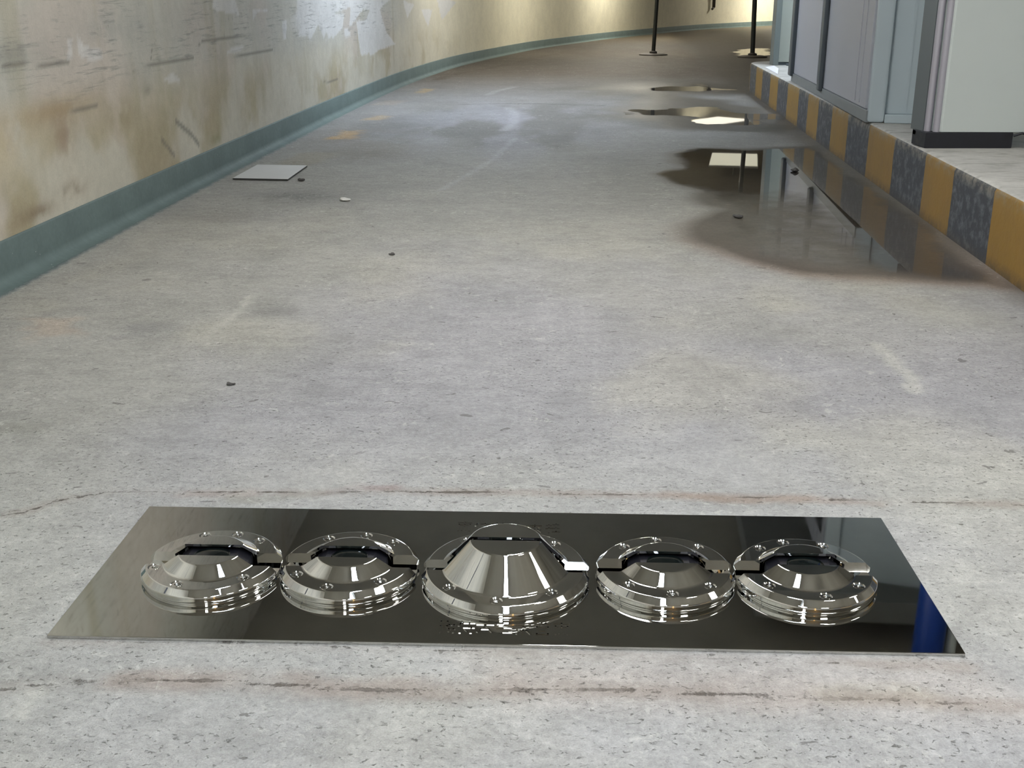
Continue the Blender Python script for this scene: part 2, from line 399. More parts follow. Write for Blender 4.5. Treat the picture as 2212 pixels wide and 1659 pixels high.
# ------------------------------------------------------------------ left wall with skirting
sel = (WP[:, 1] > 2.5)
near = np.arange(0, len(WP), 8)
idx = np.array(sorted(set([i for i in range(0, len(WP)) if (WP[i, 1] < 2.5 and i % 20 == 0) or (2.5 <= WP[i, 1] < 16 and True) or (WP[i, 1] >= 16 and i % 4 == 0)] + [len(WP) - 1])))
wp = WP[idx]; ws = WS[idx]
zs = np.r_[np.linspace(0, 1.1, 68), np.linspace(1.2, 3.0, 14)]
tang = np.gradient(wp, axis=0); tang /= np.linalg.norm(tang, axis=1)[:, None]; nrm = np.c_[tang[:, 1], -tang[:, 0]]   # points into the lane
S, Z = np.meshgrid(ws, zs); WXg, _ = np.meshgrid(wp[:, 0], zs); WYg, _ = np.meshgrid(wp[:, 1], zs)
def wall_sz(px, py):
    """wall point seen at a photo point, as (run along the wall, height)"""
    d = FW + (px - CW / 2) / FPX * RT - (py - CH / 2) / FPX * UP
    e = WP[:, 0] * d[1] - WP[:, 1] * d[0]
    k = [i for i in range(len(e) - 1) if e[i] * e[i + 1] <= 0 and WP[i, 1] > .5]
    i = k[0]; t = WP[i, 1] / d[1]
    return WS[i], 1 + t * d[2]
WQ = lambda pts: [wall_sz(*p) for p in pts]
m1 = fbm(S, Z * 1.5, 1.1, 101); m2 = fbm(S, Z, 4, 111); m3 = fbm(S, Z, 14, 121); strk = fbm(S * 1.2, Z * 9, 1.3, 131); vert = fbm(S * 5, Z * .5, 1, 141)
WC = np.ones(S.shape + (3,)) * np.array(lin(193, 189, 174))
s_of_y = lambda yy: np.interp(yy, WP[:, 1], WS)
WC = lerpc(WC, lin(180, 180, 172), sst(Z + (m2 - .5) * .25, .50, .72) * (1 - sst(WYg, 13, 16)) * .8)       # greyer skim coat above
WC = lerpc(WC, lin(190, 178, 168), sst(m1, .5, .7) * .5 * (1 - sst(WYg, 12, 15)))
WC = lerpc(WC, lin(158, 146, 112), sst(m2 * .6 + m1 * .5, .5, .72) * (1 - sst(Z, .3, .75)) * .7)
WC = lerpc(WC, lin(156, 149, 122), sst(vert, .55, .8) * .4 * sst(Z, .2, .3))
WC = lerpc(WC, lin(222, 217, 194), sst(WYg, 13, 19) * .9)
for (px, py, rs, rz, c, a) in ((120, 240, .45, .05, (156, 136, 104), .6), (140, 300, .10, .09, (140, 118, 96), .6), (270, 250, .2, .07, (150, 140, 112), .5), (160, 410, .12, .035, (122, 106, 88), .8), (80, 460, .2, .03, (134, 118, 96), .7),
                               (320, 195, .06, .025, (146, 142, 128), .7), (30, 120, .3, .05, (140, 140, 134), .5), (250, 60, .4, .06, (160, 160, 154), .5), (30, 300, .2, .06, (164, 148, 118), .5), (470, 300, .1, .03, (150, 148, 118), .6),
                               (0, 330, .3, .1, (196, 186, 158), .5)):
    s0, z0 = wall_sz(max(px, 2), py)
    WC = lerpc(WC, lin(*c), np.exp(-((S - s0) / rs) ** 2 - ((Z - z0) / rz) ** 2) * a * sst(m3 + m2, .55, 1.1) * 1.2)
# hard-edged white putty, the far patches also standing for cool lamp glow
put = np.zeros(S.shape)
for px in ([(150, 90), (158, 88), (162, 120), (150, 124)], [(168, 76), (182, 98), (220, 104), (224, 126), (205, 134), (190, 128), (170, 118)], [(352, 172), (374, 158), (392, 176), (370, 180)],
           [(460, 20), (466, -30), (508, -10), (516, 30), (490, 28)], [(545, 22), (548, 40), (560, 24), (592, 20)], [(490, 118), (500, 100), (530, 96), (520, 110)], [(610, 45), (620, 45), (618, 85), (612, 85)],
           [(785, 20), (800, 22), (790, 45), (770, 45), (780, 120), (855, 96), (835, 70), (820, 20), (880, -30), (760, -30), (755, 60)], [(640, 40), (660, -20), (750, -40), (770, 10), (720, 30), (700, 85), (690, 50), (670, 85)],
           [(780, 60), (800, 120), (850, 90)], [(870, 0), (880, 40), (895, 10)], [(910, 20), (925, 58), (935, 20)], [(690, 60), (700, 30), (745, 30), (740, 60), (720, 82)], [(940, -20), (955, 45), (985, 5)], [(645, 78), (655, 40), (665, 80)]):
    put = np.maximum(put, sst(poly_dist(S, Z, WQ(px)) + (m3 - .5) * .03, -.004, .004))
cool = np.exp(-((S - s_of_y(10.6)) / 1.7) ** 2) * sst(Z, .52, .8)
put = np.maximum(put, sst(fbm(S * 1.6, Z * 3.4, 2.2, 151) * .8 + m3 * .2, .60, .62) * sst(cool, .25, .5))  # pale patches paint in the cool lamp's glow among the putty
WC = lerpc(WC, lin(207, 207, 205), put * np.where(WYg < 8, .65, .85))  # putty together with the painted-in cool lamp glow
WC = lerpc(WC, lin(222, 219, 206), sst(Z, 1.1, 1.3) * (1 - sst(WYg, 3.6, 4.4)))      # unseen upper wall made paler, standing in for bright light the chrome reflects
trow = sst(Z + (m1 - .5) * .3, .60, .75) * (1 - sst(WYg, 12.5, 15))
scr = np.zeros(S.shape)
for px, w in (([(382, 262), (415, 292), (430, 312)], .016), ([(350, 302), (378, 336)], .013), ([(10, 140), (90, 140), (150, 136)], .006), ([(290, 152), (350, 136), (420, 126)], .006), ([(432, 96), (440, 88), (565, 76)], .006), ([(500, 126), (560, 112), (590, 108)], .005), ([(140, 250), (210, 226)], .006), ([(330, 90), (326, 145)], .004), ([(700, 178), (730, 172)], .008)):
    scr = np.maximum(scr, 1 - sst(line_dist(S, Z, WQ(px)), w * .5, w * 1.3))
WC = lerpc(WC, lin(120, 118, 108), scr * .75)
Vw = np.stack([WXg, WYg, Z], -1).reshape(-1, 3)
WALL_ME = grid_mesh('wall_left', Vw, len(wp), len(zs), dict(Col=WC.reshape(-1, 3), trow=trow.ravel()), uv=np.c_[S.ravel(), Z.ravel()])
def wall_material():
    t = NT('patched_plaster'); uv = t.coord('UV'); col = t.attr('Col').outputs['Color']; tr = t.attr('trow').outputs['Fac']
    big = t.noise(uv, 3, 6, .6); mid = t.noise(uv, 18, 6, .68); fine = t.noise(uv, 110, 3)
    v = t.math('MULTIPLY', t.ramp(big, .3, .7, .93, 1.07), t.math('MULTIPLY', t.ramp(mid, .3, .7, .93, 1.06), t.ramp(fine, .3, .7, .96, 1.04)))
    k = t.scalecol(col, v)
    st = t.noise(t.scale(uv, (1.3, 17, 1)), 2.6, 6, .68, .35); reg = t.noise(uv, 2.6, 3)
    s1 = t.math('MULTIPLY', t.math('MULTIPLY', t.ramp(st, .52, .66), t.ramp(reg, .42, .56)), tr)
    k = t.mix(t.math('MULTIPLY', s1, .62), k, lin(108, 110, 108))
    st2 = t.noise(t.scale(uv, (16, 5, 1)), 2.2, 3, .6, .4)
    s2 = t.math('MULTIPLY', t.math('MULTIPLY', t.ramp(st2, .64, .69), t.ramp(t.noise(uv, 4.2, 2), .5, .6)), tr)
    k = t.mix(t.math('MULTIPLY', s2, .45), k, lin(128, 128, 122))
    t.set(Base_Color=k, Roughness=.7, Specular_IOR_Level=.25)
    t.bump(t.math('SUBTRACT', t.math('ADD', mid, t.math('MULTIPLY', fine, .3)), t.math('MULTIPLY', s1, .6)), .35, .006)
    return t.m
tag(mesh_obj('wall_left', WALL_ME, wall_material()), kind='structure')

# green-grey painted skirting: upright band with a coved foot
SKH = .152
prof = [(0.0, SKH), (.007, SKH - .001), (.010, SKH - .006), (.012, .040), (.018, .020), (.032, .008), (.055, .002), (.075, .0006)]
ip = idx[::4]; spp = WP[ip]; st_ = np.gradient(spp, axis=0); st_ /= np.linalg.norm(st_, axis=1)[:, None]; sn = np.c_[st_[:, 1], -st_[:, 0]]
Vs = np.concatenate([np.c_[spp + sn * o, np.full(len(spp), z)] for o, z in prof])
sk = grid_mesh('baseboard_left', Vs, len(spp), len(prof), uv=np.concatenate([np.c_[WS[ip], np.full(len(ip), z + o)] for o, z in prof]))
t = NT('greygreen_paint'); uv = t.coord('UV'); a = t.noise(uv, 5, 6, .6); b = t.noise(uv, 40, 4)
k = t.scalecol(lin(98, 113, 111), t.math('MULTIPLY', t.ramp(a, .3, .7, .88, 1.1), t.ramp(b, .3, .7, .95, 1.05)))
k = t.mix(t.math('MULTIPLY', t.ramp(t.noise(uv, 60, 2), .74, .76), .7), k, lin(190, 190, 185))
t.set(Base_Color=k, Roughness=.72, Specular_IOR_Level=.2); t.bump(b, .15, .004)
tag(mesh_obj('baseboard_left', sk, t.m), kind='structure')

# ------------------------------------------------------------------ ceiling and unseen walls
conc = plain('ceiling_concrete', lin(158, 154, 144), .8, 0, .15, 1.3)
wallm = plain('grey_render', lin(150, 147, 138), .8, 0, .15, 1.5)
bm = bmesh.new(); add_box(bm, -3.5, 20, -4.4, 53, 3.0, 3.15); tag(bm_obj('ceiling', bm, conc), kind='structure')
bm = bmesh.new(); add_box(bm, 5.5, 5.7, -4.2, 13.0, 0, 3.0); tag(bm_obj('unseen_wall_right', bm, wallm), kind='structure')
bm = bmesh.new(); add_box(bm, -2.2, 5.7, -4.4, -4.2, 0, 3.0); tag(bm_obj('unseen_wall_back', bm, wallm), kind='structure')

# ------------------------------------------------------------------ kerbed island
KY = np.linspace(-4.15, 12.75, 170)
edge = [(kerb_x(v), v) for v in KY]
cx, cy = kerb_x(12.75) + .30, 12.75
edge += [(cx - .30 * math.cos(a), cy + .35 * math.sin(a)) for a in np.linspace(.12, PI / 2, 10)]
edge += [(4.2, cy + .35), (5.48, cy + .35)]
E_ = np.array(edge); ES = np.r_[0, np.cumsum(np.linalg.norm(np.diff(E_, axis=0), axis=1))]
PXE = CW / 2 + FPX * E_[:, 0] / np.maximum((np.c_[E_, np.zeros(len(E_))] - EYE) @ FW, .01)
vis = [i for i in range(len(E_)) if 2.5 < E_[i, 1] < 12.76]
s_px = lambda p: float(np.interp(p, PXE[vis][::-1], ES[vis][::-1]))
bounds = [s_px(p) for p in (2136, 2053, 1991, 1922.5, 1870, 1825, 1793, 1764.5, 1741.7, 1720.5, 1698.7, 1678, 1662, 1645.6, 1631, 1618)]   # near to far
w0 = bounds[1] - bounds[0]
pre = [bounds[0] - w0 * 1.0 * k for k in range(9, 0, -1)]
bounds = [b for b in pre if b > .1] + bounds
n_pre = len(bounds) - 16
tail = [ES[-1] * .0 + bounds[-1] + .62 * k for k in range(1, 5)]
bounds += tail
# colour of the run before bounds[i]: the run just nearer than the 2136 px edge is yellow
first_yellow = (n_pre % 2 == 0)
bm = bmesh.new(); uvl = bm.loops.layers.uv.new('UVMap')
HP = [(0, 0.0), (0, .10), (0, .2), (0, HK - .022), (.006, HK - .008), (.02, HK)]
En = np.gradient(E_, axis=0); En /= np.linalg.norm(En, axis=1)[:, None]; Er = np.c_[En[:, 1], -En[:, 0]]      # into the island
rows = []
for o, z in HP:
    rows.append([bm.verts.new((E_[i, 0] + Er[i, 0] * o, E_[i, 1] + Er[i, 1] * o, z)) for i in range(len(E_))])
for r in range(len(rows) - 1):
    for i in range(len(E_) - 1):
        f = bm.faces.new((rows[r][i + 1], rows[r][i], rows[r + 1][i], rows[r + 1][i + 1]))
        for l, (ss, zz) in zip(f.loops, ((ES[i + 1], HP[r][1]), (ES[i], HP[r][1]), (ES[i], HP[r + 1][1]), (ES[i + 1], HP[r + 1][1]))): l[uvl].uv = (ss, zz)
        f.material_index = 0 if r < 4 else 1
ib = [bm.verts.new((5.48, v.co.y, HK)) for v in rows[-1][:-1]]
for i in range(len(ib) - 1):
    f = bm.faces.new((rows[-1][i + 1], rows[-1][i], ib[i], ib[i + 1])); f.material_index = 1
t = NT('striped_kerb_paint'); uv = t.coord('UV'); sx = t.n('ShaderNodeSeparateXYZ'); t.put(sx.inputs[0], uv)
wobn = t.noise(uv, 9, 4); mid = t.noise(uv, 16, 6, .7); big = t.noise(uv, 5, 5, .65)
L = ES[-1]
pos = t.math('DIVIDE', t.math('ADD', sx.outputs[0], t.math('MULTIPLY', t.math('SUBTRACT', wobn, .5), .03)), L)
cr = t.n('ShaderNodeValToRGB'); cr.color_ramp.interpolation = 'CONSTANT'; els = cr.color_ramp.elements
yv = first_yellow
els[0].position = 0; els[0].color = (1 if yv else 0,) * 3 + (1,); els[1].position = .9999; els[1].color = els[0].color
for b in bounds:
    yv = not yv; e = els.new(min(.999, b / L)); e.color = (1 if yv else 0,) * 3 + (1,)
t.put(cr.inputs[0], pos)
yel = t.mix(t.ramp(big, .45, .72, 0, .45), lin(146, 113, 48), lin(120, 97, 58))
blk = t.mix(t.ramp(mid, .48, .68, 0, .75), lin(58, 62, 69), lin(122, 126, 132))
k = t.mix(cr.outputs[0], blk, yel)
wear = t.math('MULTIPLY', t.ramp(sx.outputs[1], HK - .06, HK - .02), t.ramp(mid, .42, .6))
k = t.mix(t.math('MULTIPLY', wear, .7), k, lin(140, 134, 118))
dirt = t.math('MULTIPLY', t.ramp(sx.outputs[1], .05, .0), t.ramp(mid, .3, .55))
k = t.mix(t.math('MULTIPLY', dirt, .75), k, lin(66, 60, 52))
t.set(Base_Color=k, Roughness=.6); t.bump(mid, .4, .006)
t2 = NT('island_concrete'); c = t2.coord(); a = t2.noise(c, 3, 6, .65); b = t2.noise(c, 22, 5, .7)
k2 = t2.scalecol(lin(184, 183, 178), t2.math('MULTIPLY', t2.ramp(a, .3, .7, .86, 1.1), t2.ramp(b, .3, .7, .88, 1.1)))
k2 = t2.mix(t2.math('MULTIPLY', t2.ramp(t2.noise(t2.scale(c, (1, 2.5, 1)), 5, 4), .52, .66), .5), k2, lin(120, 116, 108))
t2.set(Base_Color=k2, Roughness=.75); t2.bump(b, .3, .006)
bmesh.ops.recalc_face_normals(bm, faces=bm.faces)
isl = bm_obj('kerbed_island', bm, [t.m, t2.m], ang=35)
tag(isl, 'raised concrete island with yellow and black striped kerb along the right of the lane', 'traffic island')

# ------------------------------------------------------------------ steel plate
PC = np.mean([G(*q) for q in ((323, 1099), (1903, 1124), (2085, 1418), (100, 1381))], axis=0)
PROT = math.radians(-2.1)
plate = empty('steel_plate', (PC[0], PC[1], 0), PROT)
tag(plate, 'long mirror polished steel plate set on the concrete, carrying five chrome domes', 'metal plate')
STEEL = mirror('polished_steel', (.58, .58, .56), .03, .003)
PT = .006
bm = bmesh.new(); add_box(bm, -.745, .745, -.2485, .2485, 0, PT, bev=.0012)
bm_obj('sheet', bm, STEEL, plate)
pm = Matrix.Translation((PC[0], PC[1], 0)) @ Matrix.Rotation(PROT, 4, 'Z'); pmi = pm.inverted()
def to_plate(px, py, z=PT):
    g = G(px, py, z); v = pmi @ Vector(g); return v.x, v.y
GL = [
    [(.05, .95, .95, .95), (.5, 1, .5, .6), (.12, .05, .12, .7), (.12, .7, .88, .7), (.88, .05, .88, .7), (.35, .1, .35, .5), (.65, .1, .65, .5)],
    [(.1, .8, .4, .8), (.25, 1, .25, 0), (.05, .45, .45, .5), (.55, .9, .95, .9), (.75, .9, .75, .1), (.55, .5, .95, .5), (.5, .1, 1, .1)],
    [(.0, .75, 1, .75), (.5, 1, .5, .0), (.5, .7, .05, .1), (.5, .7, .95, .1), (.25, .35, .75, .35)],
    [(.1, 1, .1, 0), (.1, .95, .5, .95), (.5, .95, .5, .5), (.1, .55, .5, .55), (.65, 1, .65, .1), (.95, 1, .95, 0), (.6, .65, 1, .65), (.6, .3, 1, .3)],
    [(.05, .9, .95, .9), (.3, 1, .3, .75), (.7, 1, .7, .75), (.15, .6, .85, .6), (.15, .6, .15, 0), (.85, .6, .85, 0), (.3, .3, .7, .3), (.15, .02, .85, .02)],
    [(.2, 1, .05, .6), (.15, .8, .15, 0), (.4, .85, 1, .85), (.7, 1, .7, .45), (.4, .45, 1, .45), (.85, .45, .85, 0), (.5, .25, .6, .15)],
    [(.5, 1, .5, .7), (.05, .75, .95, .75), (.2, .55, .8, .55), (.1, .3, .9, .3), (.5, .55, .5, .0), (.3, .3, .1, 0), (.7, .3, .95, .02)],
]
bm = bmesh.new()
def stroke(bm, x0, y0, x1, y1, w=.0015, h=.0009):
    L = math.hypot(x1 - x0, y1 - y0); a = math.atan2(y1 - y0, x1 - x0)
    add_box(bm, -L / 2 - w, L / 2 + w, -w, w, PT - .0003, PT + h, Matrix.Translation(((x0 + x1) / 2, (y0 + y1) / 2, 0)) @ Matrix.Rotation(a, 4, 'Z'))
DC = to_plate(1092, 1337); DC = (DC[0], DC[1] + .150)
def glyph_row(bm, x0, x1, y0, hgt, n, order):
    p = (x1 - x0) / n
    for i in range(n):
        for (a, b, c, d) in GL[order[i % len(order)]]:
            q = (x0 + i * p + a * p * .82, y0 + b * hgt, x0 + i * p + c * p * .82, y0 + d * hgt)
            if min(math.hypot(q[0] - DC[0], q[1] - DC[1]), math.hypot(q[2] - DC[0], q[3] - DC[1])) > .166: stroke(bm, *q)
bmb = bmesh.new()
a0 = to_plate(986, 1147); a1 = to_plate(1216, 1150)
glyph_row(bm, a0[0], a1[0], a0[1], .040, 6, [0, 5, 4, 2, 6, 1])
b0 = to_plate(946, 1366); b1 = to_plate(1238, 1372)
glyph_row(bmb, b0[0], b1[0], b0[1], .036, 7, [3, 5, 2, 1, 6, 4, 0])
bm_obj('raised_lettering', bm, STEEL, plate); bm_obj('raised_lettering', bmb, STEEL, plate)

# ------------------------------------------------------------------ chrome domes
CHROME = mirror('chrome', (.86, .86, .85), .018, .006)
BLACK = plain('slot_black', (.003, .003, .007), .6)
t = NT('dark_lens_glass'); t.set(Base_Color=(.004, .006, .006), Roughness=.03, Specular_IOR_Level=.6); LENS = t.m

def rounded(pts, rad, n=3):
    out = []
    for i, p in enumerate(pts):
        r = rad[i]
        if r == 0 or i == 0 or i == len(pts) - 1: out.append(p); continue
        p0, p1, p2 = Vector(pts[i - 1]), Vector(p), Vector(pts[i + 1])
        a = (p0 - p1).normalized() * r + p1; b = (p2 - p1).normalized() * r + p1
        e = .0004
        if (p0 - p1).length > r + 2 * e: out.append(tuple(a + (p0 - p1).normalized() * e))
        for k in range(n + 1):
            q = k / n; out.append(tuple((1 - q) ** 2 * a + 2 * q * (1 - q) * p1 + q * q * b))
        if (p2 - p1).length > r + 2 * e: out.append(tuple(b + (p2 - p1).normalized() * e))
    return out

def half_cover(spec, front):
    R, rc, rb, rt, zf, zt = (spec[k] for k in ('R', 'rc', 'rb', 'rt', 'zf', 'zt'))
    z0 = .0035; sh = .0048
    outer = rounded([(0, zt), (rt, zt), (rb, zf), (rc, zf), (R, zf - .0105), (R, z0 + .003), (R - .0025, z0)], [0, .002, .003, .0012, .0020, .001, 0])
    inner = [(rb - .004, z0), (rb - .004, zf - sh), (rt - .003, zt - sh), (0, zt - sh)]
    bm = bmesh.new(); add_lathe(bm, outer + inner, 144, closed=False)
    bmesh.ops.remove_doubles(bm, verts=bm.verts, dist=1e-6)
    g0, g1 = spec['gap'], spec['gapt']
    s = -1 if front else 1
    co = Vector((0, s * g0, zf)); top = Vector((0, s * g1, zt))
    d = (top - co).normalized(); no = Vector((1, 0, 0)).cross(d)      # normal in the y-z plane
    if no.y * s > 0: no = -no                                         # away from the half that stays
    bmesh.ops.bisect_plane(bm, geom=bm.verts[:] + bm.edges[:] + bm.faces[:], dist=1e-6, plane_co=co, plane_no=no, clear_outer=True)
    be = [e for e in bm.edges if len(e.link_faces) == 1]
    bmesh.ops.holes_fill(bm, edges=be, sides=0)
    bmesh.ops.recalc_face_normals(bm, faces=bm.faces)
    return bm

def cut_screw_seats(o, spots, zf):
    bm = bmesh.new()
    for x, y in spots:
        add_lathe(bm, [(0, -.0052), (.0062, -.0052), (.0062, -.0046), (.0118, .0004), (.0118, .003), (0, .003)], 24, Matrix.Translation((x, y, zf)))
    me = bpy.data.meshes.new('cutter'); bm.to_mesh(me); bm.free()
    c = bpy.data.objects.new('cutter', me); COL.objects.link(c)
    md = o.modifiers.new('seats', 'BOOLEAN'); md.operation = 'DIFFERENCE'; md.object = c; md.solver = 'EXACT'
    par = o.parent; o.parent = None
    bpy.context.view_layer.update()
    dg = bpy.context.evaluated_depsgraph_get()
    new = bpy.data.meshes.new_from_object(o.evaluated_get(dg)); o.modifiers.clear()
    old = o.data; o.data = new; new.name = old.name
    bpy.data.meshes.remove(old); bpy.data.objects.remove(c); o.parent = par
    b2 = bmesh.new(); b2.from_mesh(new); sharpen(b2, 24); b2.to_mesh(new); b2.free()

def screw_mesh():
    bm = bmesh.new(); n = 24
    add_lathe(bm, [(0, -.005), (.006, -.005), (.0066, -.0042), (.0092, -.0018), (.0088, -.0012), (.0046, -.0010)], n)
    bmesh.ops.recalc_face_normals(bm, faces=bm.faces)
    # hexagonal socket
    hexr = [bm.verts.new((.0044 * math.cos(PI * k / 3), .0044 * math.sin(PI * k / 3), -.0010)) for k in range(6)]
    lo = [bm.verts.new((v.co.x, v.co.y, -.0036)) for v in hexr]
    for k in range(6): bm.faces.new((hexr[(k + 1) % 6], hexr[k], lo[k], lo[(k + 1) % 6]))
    bm.faces.new(lo)
    sharpen(bm, 28); me = bpy.data.meshes.new('screw'); bm.to_mesh(me); bm.free(); me.materials.append(CHROME); return me
SCREW = screw_mesh()

SMALL = dict(R=.1258, rc=.1150, rb=.084, rt=.058, zf=.0255, zt=.0430, gap=.024, gapt=.0215, rs=.1005, rl=.033)
LARGE = dict(R=.1520, rc=.1420, rb=.1130, rt=.0630, zf=.0230, zt=.0770, gap=.019, gapt=.0060, rs=.1250, rl=.030)

def dome(px, py_contact, spec, ang, label, rz=0.0):
    u = to_plate(px, py_contact - spec['R'] * 530)[0]; v = to_plate(px, py_contact)[1] + spec['R'] - .002
    w = pm @ Vector((u, v, PT))
    root = empty('scanner_dome', w, PROT + rz)
    tag(root, label, 'dome', 'chrome domes in a row on the steel plate')
    bm = bmesh.new(); R = spec['R']
    add_lathe(bm, rounded([(0, .0046), (R - .0035, .0046), (R - .0035, 0), (0, 0)], [0, .0006, .0006, 0]), 128)
    bm_obj('base_ring', bm, CHROME, root)
    for front in (True, False):
        o = bm_obj('front_cover' if front else 'rear_cover', half_cover(spec, front), CHROME, root, 24, False)
        sp = [(spec['rs'] * math.cos(math.radians(a)), spec['rs'] * math.sin(math.radians(a))) for a in ang if (math.sin(math.radians(a)) < 0) == front]
        cut_screw_seats(o, sp, spec['zf'])
        for x, y in sp:
            s = bpy.data.objects.new('screw', SCREW); COL.objects.link(s); s.parent = o
            s.location = (x, y, spec['zf']); s.rotation_euler = (0, 0, random.uniform(0, 1))
    # near-black block filling the hollow behind the slot, with a low glass lens
    g = max(spec['gap'], spec['gapt']) + .012; zt, zf = spec['zt'], spec['zf']; rt, rb = spec['rt'], spec['rb']
    pr = [(-(rb - .0065), .0048), (rb - .0065, .0048), (rb - .0075, zf - .008), (rt - .006, zt - .0125), (-(rt - .006), zt - .0125), (-(rb - .0075), zf - .008)]
    xw = math.sqrt(max(0, 1 - (g / rb) ** 2)) * .93
    bm = bmesh.new()
    A = [bm.verts.new((x * xw, -g, z)) for x, z in pr]; B = [bm.verts.new((x * xw, g, z)) for x, z in pr]
    bm.faces.new(A); bm.faces.new(B[::-1])
    for i in range(len(pr)):
        j = (i + 1) % len(pr); bm.faces.new((A[j], A[i], B[i], B[j]))
    bmesh.ops.recalc_face_normals(bm, faces=bm.faces)
    si = bm_obj('slot_fill_block', bm, BLACK, root)
    rl = spec['rl']; zb = zt - .0127
    lp = [(rl, zb), (rl, zb + .0025)] + [(rl * .95 * math.cos(a), zb + .0025 + .0042 * math.sin(a)) for a in np.linspace(0, PI / 2, 8)[:-1]] + [(0, zb + .0067)]
    bm = bmesh.new(); add_lathe(bm, lp, 48)
    bm_obj('lens', bm, LENS, si)
    return root

dome(455, 1309, SMALL, (200, 250, 318, 113, 78, 47), 'leftmost chrome dome on the steel plate, low with a black slot')
dome(753, 1313, SMALL, (213, 257, 312, 122, 81, 46), 'second low chrome dome from the left, touching the leftmost one')
dome(1091, 1341, LARGE, (221, 265, 312, 129, 88, 45), 'largest and tallest chrome dome, in the middle of the steel plate')
dome(1437, 1326, SMALL, (226, 272, 315, 134, 95, 48), 'low chrome dome just right of the large middle dome')
dome(1741, 1331, SMALL, (221, 278, 322, 133, 102, 60), 'rightmost chrome dome on the steel plate, low with a black slot')

# ------------------------------------------------------------------ things on the floor
# loose square slab by the skirting
q = [G(493, 390)[:2], G(622, 391)[:2], G(664, 361)[:2], G(553, 361)[:2]]
q = [np.array(p) for p in q]; q[0] = np.array((-1.60, 6.50)); q[3] = np.array((-1.575, 7.05))
bm = bmesh.new(); add_prism(bm, [tuple(p) for p in q], .001, .011, bev=.0015)
bm.normal_update()
for f in bm.faces:
    if f.normal.z < .5: f.material_index = 1  # dark sides stand in for the shadow under the slab
tag(bm_obj('cover_slab', bm, [plain('slab_grey', lin(188, 189, 187), .55, 0, .06, 6), plain('slab_edge_shade', lin(52, 52, 50), .7)]), 'pale grey square slab lying on the floor against the left skirting', 'slab')

STONE = plain('dark_stone', lin(74, 72, 70), .8); PALE = plain('pale_chip', lin(205, 203, 196), .7)
def chip(px, py, s, label, m, flat=.45, name='stone_chip'):
    bm = bmesh.new(); bmesh.ops.create_icosphere(bm, subdivisions=2, radius=1)
    for v in bm.verts:
        k = 1 + .35 * (math.sin(v.co.x * 3.1 + px) * math.cos(v.co.y * 2.7 + py))
        v.co = Vector((v.co.x * s * k * 1.3, v.co.y * s * k, (v.co.z * .5 + .5) * s * flat * 2 * k))
    g = G(px, py); o = bm_obj(name, bm, m); o.location = (g[0], g[1], 0); o.rotation_euler = (0, 0, px * .1)
    return tag(o, label, 'stone', 'loose chips on the lane')
chip(498, 831, .010, 'dark chip alone on bare concrete left of centre, well behind the steel plate', STONE, .3)
chip(847, 551, .010, 'small dark chip on the open lane between the floor slab and the steel plate', STONE)
chip(651, 391, .016, 'dark chip beside the pale floor slab', STONE)
chip(1594, 471, .018, 'dark chip sticking out of the shallow side of the largest puddle', STONE)
chip(745, 433, .028, 'pale flake on the dark smear in front of the floor slab', PALE, .2)
chip(1717, 371, .022, 'dark chip in the largest puddle close to the striped kerb', STONE)

# ------------------------------------------------------------------ sign poles
DARKM = plain('dark_green_metal', lin(42, 44, 38), .45, .2)
BASEM = plain('dark_base', lin(48, 42, 34), .6)
def sign_pole(px, py, r, rb, lean, label, hgt=2.3):
    g = G(px, py); root = empty('sign_pole', (g[0], g[1], 0)); tag(root, label, 'pole', 'sign poles at the bend of the lane')
    bm = bmesh.new(); add_lathe(bm, rounded([(0, .035), (rb * .75, .032), (rb, .016), (rb, 0), (0, 0)], [0, .01, .004, 0, 0]), 40); bm_obj('base', bm, BASEM, root)
    bm = bmesh.new(); add_tube(bm, [(0, 0, .03), (lean * hgt, 0, hgt)], r, 16); bm_obj('pole', bm, DARKM, root)
    bm = bmesh.new(); add_lathe(bm, [(r * 1.9, .03), (r * 1.9, .06), (r, .075)], 24); bm_obj('collar', bm, BASEM, root)
sign_pole(1411, 119, .035, .25, .030, 'dark sign pole on a round base standing in the open lane')
sign_pole(1625, 124, .040, .25, -.024, 'dark sign pole standing just past the far end of the striped kerb')
# pipe end on the far wall
ii = int(np.argmin(np.abs(CW / 2 + FPX * WP[:, 0] / np.maximum(WP[:, 1] * FW[1] + FW[2] * -.06, .1) - 1537) + (WP[:, 1] < 20) * 1e6))
tx = WP[ii]; tn = (WP[ii + 1] - WP[ii]); tn = tn / np.linalg.norm(tn); nn = np.array([tn[1], -tn[0]])
d = FW + (1537 - CW / 2) / FPX * RT - (16 - CH / 2) / FPX * UP
zb = 1 + (tx[1] / d[1]) * d[2]
p0 = tx + nn * .09
bm = bmesh.new(); add_tube(bm, [(p0[0], p0[1], zb), (p0[0], p0[1], zb + 1.6)], .05, 14); add_tube(bm, [(p0[0], p0[1], zb), (p0[0] - tn[0] * .12, p0[1] - tn[1] * .12, zb - .05)], .035, 10)
for hz in (.3, 1.2): add_box(bm, p0[0] - .07, p0[0] + .07, p0[1] - .03, p0[1] + .12, zb + hz, zb + hz + .05)
tag(bm_obj('wall_pipe', bm, BASEM), 'dark pipe end coming down the far curved wall between the two sign poles', 'pipe')

